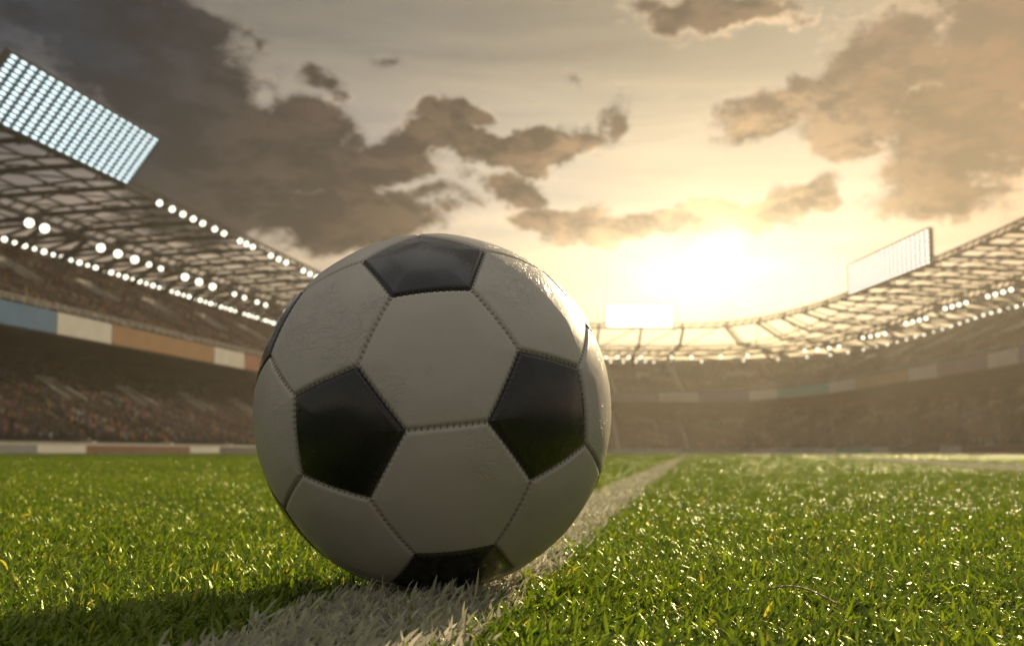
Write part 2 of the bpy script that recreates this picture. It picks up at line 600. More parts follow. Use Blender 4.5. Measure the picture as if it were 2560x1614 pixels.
    # purlins
    for o, z in ((6, 44.2), (11.5, 43.95), (17, 43.65), (30.5, 42.8)):
        mb = MB()
        for i in range(n):
            s0, s1 = S1 * i / n, S1 * (i + 1) / n
            mb.bar(rp(s0, o, z), rp(s1, o, z), .34)
        sub(mb.build('purlin', M['steel']))
    # rafters with their raking struts
    for s in np.arange(3, S1, 15.0):
        mb = MB()
        pts = [(0, 44.0), (9, 43.75), (23, 43.2), (38, 41.6)]
        for (o0, z0), (o1, z1) in zip(pts, pts[1:]):
            mb.bar(rp(s, o0, z0), rp(s, o1, z1), .6, .75)
        pts = [(0.6, 45.6), (10, 45.4), (23, 44.2)]
        for (o0, z0), (o1, z1) in zip(pts, pts[1:]):
            mb.bar(rp(s, o0, z0), rp(s, o1, z1), .38)
        mb.bar(rp(s, 23, 41.6), rp(s, 37.6, 40.6), .6)
        mb.bar(rp(s, 23, 41.6), rp(s, 30, 33.5 + 3), .75)
        mb.bar(rp(s, 37.6, 40.6), rp(s, 23, 44), .3)
        sub(mb.build('rafter', M['steel']))
    for s in np.arange(3, S1 - 15, 15.0):
        mb = MB()
        mb.bar(rp(s, 23, 42.0), rp(s + 7.5, 37.2, 40.6), .5)
        mb.bar(rp(s + 15, 23, 42.0), rp(s + 7.5, 37.2, 40.6), .5)
        sub(mb.build('strut', M['steel']))
    mb = MB()
    for s in np.arange(3, S1 - 15, 15.0):
        mb.bar(rp(s + 15, 0.3, 44.9), rp(s, 18, 43.8), .24)
        mb.bar(rp(s, 9, 44.3), rp(s + 7.5, 23, 43.4), .24)
        mb.bar(rp(s + 15, 9, 44.3), rp(s + 7.5, 23, 43.4), .24)
    o = sub(mb.build('bracing', M['steel']))
    o['kind'] = 'stuff'
    return root


def ls(t):
    return t - T0


left_bands = [(0, 40, 'grey'), (40, 77, 'white'), (ls(147), ls(163.3), 'blue'), (ls(163.3), ls(180.5), 'white'),
              (ls(180.5), ls(222.8), 'tan'), (ls(222.8), ls(239), 'white'), (ls(239), ls(275), 'rust'), (ls(275), ls(291), 'white')]


def s_of_px(path, dx, o, z0):
    """path length whose balcony point lies on the sight line through photo column dx"""
    best = None
    tx = (dx * .42525 - 512) / 1162
    for s in np.arange(0, path.len, .5):
        P, _ = path.at(s, o, z0)
        depth = P.y * math.cos(PITCH) + P.z * math.sin(PITCH)
        if depth < 20:
            continue
        e = abs(P.x / depth - tx)
        if best is None or e < best[0]:
            best = (e, s)
    return best[1]


rb = [(1440, 1548, 'mauve'), (1548, 1645, 'white'), (1645, 1762, 'purple'), (1762, 1828, 'white'), (1828, 1950, 'teal'), (1950, 2012, 'white'),
      (2012, 2136, 'sand'), (2136, 2204, 'white'), (2204, 2322, 'mauve'), (2322, 2395, 'white'), (2395, 2480, 'purple')]
bowl_bands = [(s_of_px(PB, a_, 3.1, 19.5), s_of_px(PB, c_, 3.1, 19.5), k) for a_, c_, k in rb]
build_stand(PL, 'long grandstand on the left with a steel lattice roof and a packed crowd', ident, left_bands, 26.0)
build_stand(PB, 'curved grandstand on the right, sweeping round behind the sun lit end of the pitch', zf_bowl, bowl_bands, 24.0)

# ------------------------------------------------------------------ advertising boards round the pitch
def board(path, s0, s1, colr, label, o=-8.0, h=1.05):
    P0, _ = path.at(s0, o)
    P1, _ = path.at(s1, o)
    c = (P0 + P1) / 2
    d = (P1 - P0)
    L = d.length - .12
    rz = math.atan2(d.y, d.x)
    r_ = empty('advertising_board', c, (0, 0, rz))
    tag(r_, label, 'advertising board', 'advertising boards round the pitch')
    mb = MB()
    mb.box((0, 0, h / 2 + .05), (L, .10, h))
    mb.build('face_panel', M['sign ' + colr], r_)
    mb = MB()
    mb.box((0, 0, h + .08), (L, .14, .06))
    mb.build('top_rail', M['steel_light'], r_)
    side = -1 if path is PL else -1
    for k in (-.4, .4):
        mb = MB()
        mb.bar((L * k, .06, h * .8), (L * k, .6, .02), .06)
        mb.box((L * k, .35, .02), (.08, .6, .04))
        mb.build('support', M['steel'], r_)


lb = [(128, 143.2, 'grey', 'grey advertising board at the left edge of the pitch, cut off by the picture edge'),
      (143.2, 156, 'white', 'white advertising board between the grey and the long brown boards on the left'),
      (156, 191, 'brown', 'long brown advertising board below the left stand crowd'),
      (191, 203.8, 'white', 'white advertising board between the brown and the charcoal boards on the left'),
      (203.8, 240, 'charcoal', 'charcoal advertising board next to the ball on its left')]
for s0, s1, k, lab in lb:
    board(PL, ls(s0), ls(s1), k, lab, o=-6.5)
rbd = [(1440, 1520, 'pale blue', 'pale blue advertising board just right of the ball'),
       (1520, 1600, 'white', 'white advertising board where the pitch line meets the far end'),
       (1600, 1770, 'grey', 'grey advertising board in the glare at the far end of the pitch'),
       (1770, 1830, 'white', 'white advertising board in the glare right of the far grey board'),
       (1830, 1915, 'pale blue', 'pale blue advertising board right of the sun glare'),
       (1915, 1965, 'white', 'white advertising board at the start of the far white line'),
       (1965, 2050, 'teal', 'teal advertising board behind the far white line'),
       (2050, 2090, 'white', 'white advertising board right of the teal one'),
       (2090, 2210, 'charcoal', 'charcoal advertising board behind the right part of the far white line'),
       (2210, 2262, 'white', 'white advertising board between the charcoal and the maroon boards on the right'),
       (2262, 2440, 'maroon', 'maroon advertising board at the right edge of the picture')]
for a_, c_, k, lab in rbd:
    board(PB, s_of_px(PB, a_, -9, .6), s_of_px(PB, c_, -9, .6), k, lab, o=-9.0, h=1.35)


# ------------------------------------------------------------------ roof lamps
def lamp_meshes(r, name):
    me = bpy.data.meshes.new(name)
    bm = bmesh.new()
    bmesh.ops.create_uvsphere(bm, u_segments=10, v_segments=6, radius=r)
    for f in bm.faces:
        f.material_index = 0
    for f in bm.faces:
        f.smooth = True
    # bracket above
    g = bmesh.ops.create_cube(bm, size=1.0, matrix=Matrix.Translation((0, 0, r * 1.15)) @ Matrix.Diagonal((r * .9, r * .9, r * .7, 1)))
    for v_ in g['verts']:
        for f in v_.link_faces:
            f.material_index = 1
    bm.to_mesh(me)
    bm.free()
    me.materials.append(M['lamp'])
    me.materials.append(M['housing'])
    return me


ORD = ('first second third fourth fifth sixth seventh eighth ninth tenth eleventh twelfth thirteenth fourteenth fifteenth sixteenth seventeenth '
       'eighteenth nineteenth twentieth twenty-first twenty-second').split()
BIG, MED, SML = lamp_meshes(.80, 'lamp_big'), lamp_meshes(.52, 'lamp_mid'), lamp_meshes(.38, 'lamp_small')


def lamp(me, P, label, group):
    o = bpy.data.objects.new('roof_lamp', me)
    o.location = P
    COL.objects.link(o)
    tag(o, label, 'lamp', group)


GM = 'large lamps hung from the middle girder of the left roof'
for k, (t, w) in enumerate(((187, 1), (192, 1), (212.4, 1), (219.4, 1), (226.7, 1), (233.2, .6), (239, .6), (251.4, .8), (259.2, .8), (267.2, .8), (281, .4), (287.8, .6), (296.9, .5), (303.3, .6), (320, .5), (328, .5), (336, .5))):
    P, _ = PL.at(ls(t), 23, 40.4)
    lamp(BIG if w > .7 else MED, P, ORD[k] + ' lamp from the left picture edge along the middle girder of the left roof', GM)
for k, t in enumerate((188.9, 194, 198.5, 203, 207.3, 213, 217.6, 226, 229.5, 233.1, 244, 249, 254, 266, 271, 276, 290, 296, 302, 318, 324, 330)):
    P, _ = PL.at(ls(t), -.4, 43.6)
    lamp(MED, P, ORD[k] + ' lamp right of the tilted floodlight panel along the upper edge of the left roof', 'lamps on the front edge of the left roof')
for k, t in enumerate(np.arange(150, 366, 3.4)):
    P, _ = PL.at(ls(t), 34.4, 39.7)
    lamp(MED if k % 2 == 0 else SML, P, 'small lamp in the row along the rear of the left stand roof', 'rear row of lamps under the left roof')
sA, sB = s_of_px(PB, 1440, 0, 44), PB.len - 60
for k, s in enumerate(np.arange(s_of_px(PB, 1440, 36, 38), PB.len - 60, 4.6)):
    o_, z_ = zf_bowl(s, 34.4, 39.8)
    lamp(SML, PB.at(s, o_, z_)[0], 'small lamp in the row along the rear of the right stand roof', 'rear row of lamps under the right roof')
for s in np.arange(sA, sB, 25):
    for k in range(4):
        o_, z_ = zf_bowl(s, 22.5, 40.6)
        lamp(MED, PB.at(s + k * 4.2, o_, z_)[0], 'white lamp hung from the middle girder of the right stand roof', 'lamps hung from the middle girder of the right roof')


# ------------------------------------------------------------------ floodlight panels
def flood(path, s0, s1, H, lean, nx, ny, lens_m, back_m, label, lens_r, s_shift=0.0, z0=44.2, lamps_as_parts=True, o=-.5):
    A0, n0 = path.at(s0, o, z0)
    A1, n1 = path.at(s1, o, z0)
    n_ = ((n0 + n1) / 2).normalized()
    c = (A0 + A1) / 2
    X = (A1 - A0)
    L = X.length
    X.normalize()
    up = (Vector((0, 0, 1)) * math.cos(lean) - n_ * math.sin(lean) + X * s_shift).normalized()
    F = X.cross(up)
    if F.dot(n_) > 0:
        F = -F                      # lamps face the pitch
    r_ = empty('floodlight_panel', c)
    tag(r_, label, 'floodlight', 'floodlight panels on the stand roofs')

    def pt(x, z, f):
        return X * x + up * z + F * f
    mb = MB()
    hx = L / 2
    vs = [pt(-hx, 0, 0), pt(hx, 0, 0), pt(hx, H, 0), pt(-hx, H, 0)]
    vs += [v_ - F * .35 for v_ in vs]
    mb.add(vs, [(0, 1, 2, 3), (7, 6, 5, 4), (0, 4, 5, 1), (1, 5, 6, 2), (2, 6, 7, 3), (3, 7, 4, 0)])
    mb.build('board', back_m, r_)
    mb = MB()
    for x in (-hx - .12, hx + .12):
        mb.bar(pt(x, -.2, -.3), pt(x, H + .2, -.3), .22, 1.1, up=F)
    for z in (-.12, H + .12):
        mb.bar(pt(-hx, z, -.3), pt(hx, z, -.3), .22, 1.0, up=F)
    mb.build('frame', M['housing'], r_)
    for x in np.linspace(-hx * .85, hx * .85, 6):
        mb = MB()
        mb.bar(pt(x, H * .75, -.4), pt(x, 0, -.4) + n_ * 4.0 - Vector((0, 0, .0)), .25)
        mb.bar(pt(x, .1, -.4), pt(x, 0, -.4) + n_ * 4.0, .2)
        mb.build('brace', M['steel'], r_)
    # lamps: short round housings, all of one mesh
    k = 8
    vs, fs = [], []
    for j, (rr, ff) in enumerate(((lens_r, 0.0), (lens_r, .16), (lens_r * .8, .22))):
        for i in range(k):
            t = 2 * math.pi * i / k
            vs.append(X * (rr * .92 * L / nx * math.cos(t)) + up * (rr * .62 * H / ny * math.sin(t)) + F * ff)
    for j in range(2):
        for i in range(k):
            fs.append((j * k + i, j * k + (i + 1) % k, (j + 1) * k + (i + 1) % k, (j + 1) * k + i))
    fs.append(tuple(range(2 * k, 3 * k)))
    if lamps_as_parts:
        me = bpy.data.meshes.new('lamp')
        me.from_pydata([tuple(v_) for v_ in vs], [], fs)
        me.materials.append(lens_m)
        for ix in range(nx):
            for iy in range(ny):
                o_ = bpy.data.objects.new('lamp', me)
                o_.location = pt(-hx + (ix + .5) * L / nx, (iy + .5) * H / ny, 0.004)
                o_.parent = r_
                COL.objects.link(o_)
    else:
        mb = MB()
        for ix in range(nx):
            for iy in range(ny):
                q_ = pt(-hx + (ix + .5) * L / nx, (iy + .5) * H / ny, 0.004)
                mb.add([q_ + v_ for v_ in vs], fs)
        o_ = mb.build('lamps', lens_m, r_)
        o_['kind'] = 'stuff'
    return r_


flood(PL, ls(134.0), ls(176.8), 9.1, R(36), 19, 13, M['led'], M['led_back'], 'big tilted floodlight panel glowing blue white on the left stand roof', .33)
s0, s1 = s_of_px(PB, 2000, 0, 44.2), s_of_px(PB, 2194, 0, 44.2)
flood(PB, s0, s1, 8.4, R(0), 20, 8, M['led_warm'], M['led_back_pale'], 'slanting floodlight panel on the roof of the right stand', .36, 0.0)
s0, s1 = s_of_px(PB, 1424, 0, 44.2), s_of_px(PB, 1580, 0, 44.2)
flood(PB, s0, s1, 8.0, R(6), 20, 9, M['led_hot'], M['led_back_pale'], 'white floodlight panel beside the sun on the far end roof', .40)


# ------------------------------------------------------------------ scatter by geometry nodes (uncountable stuff only)
def scatter(name, pts, rots, scls, idx, sources, label):
    me = bpy.data.meshes.new(name)
    pts = np.asarray(pts, 'f').reshape(-1, 3)
    me.vertices.add(len(pts))
    me.vertices.foreach_set('co', pts.ravel())
    a_ = me.attributes.new('rot', 'FLOAT_VECTOR', 'POINT')
    a_.data.foreach_set('vector', np.asarray(rots, 'f').ravel())
    a_ = me.attributes.new('scl', 'FLOAT_VECTOR', 'POINT')
    a_.data.foreach_set('vector', np.asarray(scls, 'f').ravel())
    a_ = me.attributes.new('idx', 'INT', 'POINT')
    a_.data.foreach_set('value', np.asarray(idx, 'i').ravel())
    o = bpy.data.objects.new(name, me)
    COL.objects.link(o)
    tree = bpy.data.node_groups.new(name + '_nodes', 'GeometryNodeTree')
    tree.interface.new_socket('Geometry', in_out='INPUT', socket_type='NodeSocketGeometry')
    tree.interface.new_socket('Geometry', in_out='OUTPUT', socket_type='NodeSocketGeometry')
    L = tree.links
    gi, go = tree.nodes.new('NodeGroupInput'), tree.nodes.new('NodeGroupOutput')
    ins = tree.nodes.new('GeometryNodeInstanceOnPoints')
    ci = tree.nodes.new('GeometryNodeCollectionInfo')
    ci.inputs['Collection'].default_value = sources
    ci.inputs['Separate Children'].default_value = True
    ci.inputs['Reset Children'].default_value = True
    ins.inputs['Pick Instance'].default_value = True

    def attr(nm, ty):
        n_ = tree.nodes.new('GeometryNodeInputNamedAttribute')
        n_.data_type = ty
        n_.inputs['Name'].default_value = nm
        return n_.outputs['Attribute']
    e2r = tree.nodes.new('FunctionNodeEulerToRotation')
    L.new(attr('rot', 'FLOAT_VECTOR'), e2r.inputs[0])
    L.new(gi.outputs[0], ins.inputs['Points'])
    L.new(ci.outputs[0], ins.inputs['Instance'])
    L.new(attr('idx', 'INT'), ins.inputs['Instance Index'])
    L.new(e2r.outputs[0], ins.inputs['Rotation'])
    L.new(attr('scl', 'FLOAT_VECTOR'), ins.inputs['Scale'])
    L.new(ins.outputs[0], go.inputs[0])
    md = o.modifiers.new('scatter', 'NODES')
    md.node_group = tree
    tag(o, label, kind='stuff')
    return o


# ---- crowd
def clothes(name, cs):
    cr_m = bpy.data.materials.new(name)
    cr_m.use_nodes = True
    q = NB(cr_m.node_tree)
    p = cr_m.node_tree.nodes['Principled BSDF']
    rnd = q.n('ShaderNodeObjectInfo').outputs['Random']
    cr = q.n('ShaderNodeValToRGB', {0: rnd})
    cr.color_ramp.interpolation = 'CONSTANT'
    while len(cr.color_ramp.elements) < len(cs):
        cr.color_ramp.elements.new(.5)
    for i, c in enumerate(cs):
        cr.color_ramp.elements[i].position = i / len(cs)
        cr.color_ramp.elements[i].color = (*c, 1)
    cr_m.node_tree.links.new(cr.outputs[0], p.inputs['Base Color'])
    p.inputs['Roughness'].default_value = .9
    p.inputs['Specular IOR Level'].default_value = .15
    return cr_m


CLOTHES = [
    clothes('dark_clothes', [(.02, .02, .025), (.035, .03, .028), (.015, .02, .035), (.05, .045, .04), (.03, .04, .03), (.02, .018, .016), (.06, .06, .065), (.04, .03, .05)]),
    clothes('bright_clothes', [(.24, .05, .04), (.45, .17, .03), (.30, .08, .16), (.36, .27, .05), (.10, .15, .06), (.05, .08, .18), (.16, .07, .18), (.12, .09, .06), (.04, .04, .04)]),
    clothes('pale_clothes', [(.42, .40, .37), (.25, .24, .23), (.30, .29, .33), (.14, .12, .10), (.48, .46, .44), (.18, .20, .22), (.06, .06, .06)]),
]
sk_m = mat('crowd_skin', (.24, .15, .11), .8, spec=.2)
ha_m = mat('crowd_hair', (.05, .035, .025), .8)


def spectator(name, arms, cr_m):
    bm = bmesh.new()

    def ring_tube(rings, mi, n=6):
        vv = []
        for (x, y, z, rx, ry) in rings:
            vv.append([bm.verts.new((x + rx * math.cos(2 * math.pi * i / n), y + ry * math.sin(2 * math.pi * i / n), z)) for i in range(n)])
        for a_, c_ in zip(vv, vv[1:]):
            for i in range(n):
                f = bm.faces.new((a_[i], a_[(i + 1) % n], c_[(i + 1) % n], c_[i]))
                f.material_index = mi
        for rr, rev in ((vv[0], True), (vv[-1], False)):
            f = bm.faces.new(list(reversed(rr)) if rev else rr)
            f.material_index = mi
    ring_tube([(0, 0, 0, .17, .14), (0, 0, .45, .19, .13), (0, 0, .62, .22, .12), (0, 0, .72, .10, .09)], 0)     # trunk
    ring_tube([(0, 0, .70, .05, .05), (0, -.02, .76, .095, .10), (0, -.02, .86, .10, .11), (0, -.02, .93, .06, .07)], 1)   # head
    ring_tube([(0, .02, .87, .105, .10), (0, .02, .95, .05, .05)], 2)
    ring_tube([(-.10, -.1, -.02, .08, .2), (-.10, -.1, .12, .08, .2)], 0, 4)   # thighs
    ring_tube([(.10, -.1, -.02, .08, .2), (.10, -.1, .12, .08, .2)], 0, 4)
    for s_ in (-1, 1):
        if arms:
            ring_tube([(s_ * .24, 0, .58, .05, .05), (s_ * .34, -.08, .98, .045, .045)], 0, 4)
        else:
            ring_tube([(s_ * .25, -.16, .28, .045, .045), (s_ * .24, 0, .60, .055, .055)], 0, 4)
    me = bpy.data.meshes.new(name)
    bm.to_mesh(me)
    bm.free()
    for m_ in (cr_m, sk_m, ha_m):
        me.materials.append(m_)
    return bpy.data.objects.new(name, me)


crowd_src = bpy.data.collections.new('crowd_sources')
for i in range(6):
    crowd_src.objects.link(spectator('spectator', i >= 3, CLOTHES[i % 3]))


def crowd(path, zf, label, s_lo, s_hi, spacing):
    pts, rots, scl, idx = [], [], [], []
    stairs = np.arange(spacing * .5, path.len, spacing)
    ents = np.arange(spacing, path.len - 4, spacing)
    for prof, lo in ((STEP_LOW, True), (STEP_UP, False)):
        for k in range(0, len(prof) - 2, 2):
            o0, z0 = prof[k + 1]
            for s in np.arange(s_lo, s_hi, .62):
                if rng.random() > .90 - .25 * max(0, math.sin(s * .13 + 2 * math.sin(o0 * .3)) - .6):
                    continue
                if np.abs(stairs - s).min() < 1.0:
                    continue
                eo, ee = (5.5, 11.4) if lo else (14, 19.9)
                if len(ents) and np.abs(ents - s).min() < 3.0 and eo - .6 < o0 < ee:
                    continue
                oo, zz = zf(s, o0 + .45, z0)
                P, n_ = path.at(s + rng.normal(0, .06), oo, zz + .38)
                pts.append(P)
                rots.append((0, 0, math.atan2(n_.y, n_.x) - math.pi / 2 + rng.normal(0, .25)))
                h = rng.uniform(.92, 1.12)
                scl.append((1.05, 1.05, h))
                cl = math.sin(s * .21 + o0 * .33) * math.sin(s * .077 - o0 * .19 + (0 if lo else 2)) + .5 * math.sin(s * .5 + 1.3 * o0) + rng.normal(0, .55)
                c_ = 0 if cl < .25 else (1 if cl < .95 else 2)
                idx.append(c_ + (0 if rng.random() < .92 else 3))
    return scatter('crowd', pts, rots, scl, idx, crowd_src, label)


crowd(PL, ident, 'dense crowd filling both tiers of the left stand', ls(120), ls(330), 26.0)
crowd(PB, zf_bowl, 'dense crowd filling the curved right stand', s_of_px(PB, 1400, 3, 20), PB.len - 90, 24.0)

# ------------------------------------------------------------------ the ball
BR = 0.1085
BALL = Vector((-0.0477, 0.7130, 0.0)) + Vector((0, 0, CAM.z + 0.0255))
RW = Matrix(((0.70487, 0.60824, -0.36496), (0.55046, -0.14455, 0.82225), (0.44737, -0.78048, -0.43671)))


def leather(name, col, rough, white):
    m = bpy.data.materials.new(name)
    m.use_nodes = True
    t = m.node_tree
    p = t.nodes['Principled BSDF']
    q = NB(t)
    co = q.n('ShaderNodeTexCoord').outputs['Object']
    rv = q.n('ShaderNodeObjectInfo').outputs['Random']
    off = q.n('ShaderNodeCombineXYZ', {0: rv, 1: q.m('MULTIPLY', rv, 3.1), 2: q.m('MULTIPLY', rv, 7.7)}).outputs[0]
    cv = q.v('ADD', co, off)
    big = q.noise(cv, 14.0, 5, .6)[0]
    mid = q.noise(cv, 60.0, 4, .6)[0]
    if white:
        base = q.ramp(big, [(.25, tuple(c * .88 for c in col)), (.75, col)])
        scuff = q.mr(q.noise(cv, 45.0, 8, .75)[0], .60, .72, 0, .26)
        base = q.mix(scuff, base, (.34, .30, .24))
        smud = q.mr(q.noise(cv, 9.0, 6, .7, .8)[0], .58, .74, 0, .22)
        base = q.mix(smud, base, (.40, .41, .25))
    else:
        base = q.ramp(big, [(.25, col), (.75, tuple(c * 1.7 for c in col))])
        scuff = q.mr(q.noise(cv, 55.0, 8, .75)[0], .62, .76, 0, .25)
        base = q.mix(scuff, base, (.06, .055, .05))
    t.links.new(base, p.inputs['Base Color'])
    t.links.new(q.mr(mid, .3, .7, rough - .07, rough + .10, False), p.inputs['Roughness'])
    p.inputs['Specular IOR Level'].default_value = .5
    if not white:
        p.inputs['Coat Weight'].default_value = .7
        p.inputs['Coat Roughness'].default_value = .20
        p.inputs['Coat IOR'].default_value = 1.7
    # creases: stretched folded noise that comes and goes over the panel, plus a fine pebble grain
    wv = q.v('ADD', cv, q.v('SCALE', q.noise(cv, 30, 3, .5)[1], .035))
    cn = q.noise(q.v('MULTIPLY', wv, (1.0, 1.0, 2.6)), 95, 3, .5)[0]
    cre = q.m('ABSOLUTE', q.m('SUBTRACT', cn, .5))
    cre = q.mr(cre, 0.0, .035, -1.0, 0.0)
    wv2 = q.v('MULTIPLY', wv, (2.4, 1.0, 1.0))
    cn2 = q.noise(wv2, 130, 2, .5)[0]
    cre2 = q.mr(q.m('ABSOLUTE', q.m('SUBTRACT', cn2, .5)), 0.0, .03, -.8, 0.0)
    msk = q.mr(q.noise(cv, 17, 2, .5)[0], .46, .66) if white else q.mr(q.noise(cv, 17, 2, .5)[0], .55, .8, 0, .35)
    cre = q.m('MULTIPLY', q.m('ADD', cre, cre2), msk)
    gr = q.n('ShaderNodeTexVoronoi', {'Vector': cv, 'Scale': 900.0}, feature='DISTANCE_TO_EDGE').outputs[0]
    gr = q.mr(gr, 0, .35)
    h = q.m('ADD', q.m('MULTIPLY', cre, .00016), q.m('MULTIPLY', gr, .00003 if white else .00006))
    h = q.m('ADD', h, q.m('MULTIPLY', big, .0012))
    bn = q.n('ShaderNodeBump', {'Height': h, 'Strength': 1.0, 'Distance': 1.0})
    t.links.new(bn.outputs[0], p.inputs['Normal'])
    return m


M['white_leather'] = leather('white_leather', (.82, .775, .675), .36, True)
M['black_leather'] = leather('black_leather', (.010, .0098, .0095), .27, False)
M['thread'] = mat('thread', (.20, .185, .15), .7)

phi = (1 + 5 ** .5) / 2
tiv = set()
for base in ((0, 1, 3 * phi), (1, 2 + phi, 2 * phi), (phi, 2, 2 * phi + 1)):
    for sg in itertools.product((1, -1), repeat=3):
        t_ = tuple(round(a_ * c_, 9) + 0.0 for a_, c_ in zip(base, sg))
        for k in range(3):
            tiv.add(t_[k:] + t_[:k])
TV = np.array(sorted(tiv))
TV /= np.linalg.norm(TV[0])
TD = np.linalg.norm(TV[:, None] - TV[None], axis=2)
EL = TD[TD > 1e-6].min()
ADJ = [list(np.where(np.abs(TD[i] - EL) < 1e-5)[0]) for i in range(60)]


def ti_faces():
    fs = set()
    for a_ in range(60):
        for c_, d_ in itertools.permutations(ADJ[a_], 2):
            # walk the face with corner c-a-d, always staying on the plane
            nrm = np.cross(TV[a_] - TV[c_], TV[d_] - TV[a_])
            loop = [c_, a_, d_]
            ok = True
            while loop[-1] != loop[0] and len(loop) < 8:
                nx_ = [x for x in ADJ[loop[-1]] if x != loop[-2] and abs(np.dot(TV[x] - TV[a_], nrm)) < 1e-6]
                if len(nx_) != 1:
                    ok = False
                    break
                loop.append(nx_[0])
            if ok and loop[-1] == loop[0] and len(loop) in (6, 7):
                fs.add(frozenset(loop[:-1]))
    out = []
    for f in fs:
        f = list(f)
        c = TV[f].mean(0)
        u = TV[f[0]] - c
        u /= np.linalg.norm(u)
        w = np.cross(c / np.linalg.norm(c), u)
        f.sort(key=lambda i: math.atan2(np.dot(TV[i] - c, w), np.dot(TV[i] - c, u)))
        out.append(f)
    return out


FACES = ti_faces()
assert len(FACES) == 32, len(FACES)
RWn = np.array(RW)
ball = empty('soccer_ball', BALL - Vector((0, 0, BR)))
tag(ball, 'black and white leather football standing on the white pitch line', 'ball')
BO = Vector((0, 0, BR))
NST = 13
SEG = NST * 3
FLAT = .20
RS = np.array([0, .12, .24, .36, .48, .58, .67, .75, .82, .875, .915, .945, .968, .985, .995, 1.0])


def smooth01(x):
    x = np.clip(x, 0, 1)
    return x * x * (3 - 2 * x)


def panel(f):
    c = TV[f].mean(0)
    n = len(f)
    vs, fs = [], []
    ring = []
    for i in range(n):
        a_, c_ = TV[f[i]], TV[f[(i + 1) % n]]
        for k in range(SEG):
            t = k / SEG
            ring.append((a_ * (1 - t) + c_ * t, t))
    N = len(ring)
    apo = np.linalg.norm(TV[f[0]] + TV[f[1]] - 2 * c) / 2
    for s in RS[1:]:
        for (bp, t) in ring:
            P = c + (bp - c) * s
            rf = np.linalg.norm(P)
            d = P / rf
            r = 1 - FLAT * (1 - rf)
            dist = (1 - s) * apo
            pk = .5 + .5 * math.cos(2 * math.pi * (t * NST - .5))      # 1 at a stitch
            w_ = .020 + .010 * pk
            gr = (1 - smooth01(dist / w_)) ** 1.6
            r *= 1 - gr * (.015 + .006 * pk)
            r *= 1 + .010 * smooth01(dist / .16)                        # soft padding under the leather
            vs.append(d * r * BR)
    cr_ = c / np.linalg.norm(c) * (1 - FLAT * (1 - np.linalg.norm(c))) * 1.010 * BR
    vs.append(cr_)
    ci = len(vs) - 1
    for i in range(N):
        fs.append((ci, i, (i + 1) % N))
    for j in range(len(RS) - 2):
        for i in range(N):
            fs.append((j * N + i, (j + 1) * N + i, (j + 1) * N + (i + 1) % N, j * N + (i + 1) % N))
    V_ = np.array(vs) @ RWn.T
    hexa = n == 6
    o = mesh_obj('hexagon_panel' if hexa else 'pentagon_panel', V_, fs, M['white_leather'] if hexa else M['black_leather'], ball, True, loc=BO)
    if not hexa:
        o['label'] = 'black pentagon panel'
    return o


for f in FACES:
    panel(f)
# stitches: short threads lying across every seam
mb = MB()
done = set()
for f in FACES:
    n = len(f)
    for i in range(n):
        a_, c_ = f[i], f[(i + 1) % n]
        e = (min(a_, c_), max(a_, c_))
        if e in done:
            continue
        done.add(e)
        A, C = TV[e[0]], TV[e[1]]
        for k in range(NST):
            t = (k + .5) / NST
            P = A * (1 - t) + C * t
            d = P / np.linalg.norm(P)
            rf = np.linalg.norm(P)
            r = (1 - FLAT * (1 - rf))
            al = (C - A) / np.linalg.norm(C - A)
            ac = np.cross(d, al)
            ac = ac + al * .35
            hw = .0125
            pts = []
            for x, dr in ((-1, -.012), (-.45, -.0105), (.45, -.0105), (1, -.012)):
                pp = d * (r + dr) + ac * hw * x
                pts.append(Vector(RWn @ (pp * BR)))
            for x, y in zip(pts, pts[1:]):
                mb.bar(x, y, .00040, n=5, up=Vector(RWn @ d))
st = mb.build('stitching', M['thread'], ball, True, loc=BO)
st['kind'] = 'stuff'


# ------------------------------------------------------------------ grass
def grass_mat(name, lo, hi, trans, rough=.22, spec=.45):
    m = bpy.data.materials.new(name)
    m.use_nodes = True
    t = m.node_tree
    t.nodes.clear()
    q = NB(t)
    oi = q.n('ShaderNodeObjectInfo').outputs['Random']
    geo = q.n('ShaderNodeNewGeometry')
    rp = geo.outputs['Random Per Island']
    f = q.m('FRACT', q.m('ADD', oi, rp))
    col = q.ramp(f, [(0, lo), (.55, tuple((x + y) / 2 for x, y in zip(lo, hi))), (.972, hi), (.978, tuple(a_ * 2.6 for a_ in (hi[0], hi[1] * .62, hi[2] * 1.6)) if name == 'grass_blade' else hi)])
    tc = q.mix(1.0, col, (*trans, 1), 'MULTIPLY')
    pos = geo.outputs['Position']
    pt = q.noise(pos, 9.0, 3, .6)[0]
    col = q.mix(1.0, col, q.ramp(pt, [(.3, (.62, .74, .70)), (.5, (1., 1., 1.)), (.7, (1.5, 1.22, .9))]) if name == 'grass_blade' else (1., 1., 1.), 'MULTIPLY')
    bp = q.n('ShaderNodeBump', {'Height': q.noise(pos, 900.0, 2, .6)[0], 'Strength': .4, 'Distance': .0009})
    p = q.n('ShaderNodeBsdfPrincipled', {'Base Color': col, 'Roughness': rough, 'Specular IOR Level': spec, 'Normal': bp.outputs[0]})
    tr = q.n('ShaderNodeBsdfTranslucent', {0: tc})
    sh = q.n('ShaderNodeBsdfGlossy', {'Color': (.44, .54, .09, 1), 'Roughness': .50})
    mx = q.n('ShaderNodeMixShader', {0: .52, 1: p.outputs[0], 2: tr.outputs[0]})
    mx = q.n('ShaderNodeMixShader', {0: .26, 1: mx.outputs[0], 2: sh.outputs[0]})
    o = q.n('ShaderNodeOutputMaterial')
    t.links.new(mx.outputs[0], o.inputs[0])
    return m


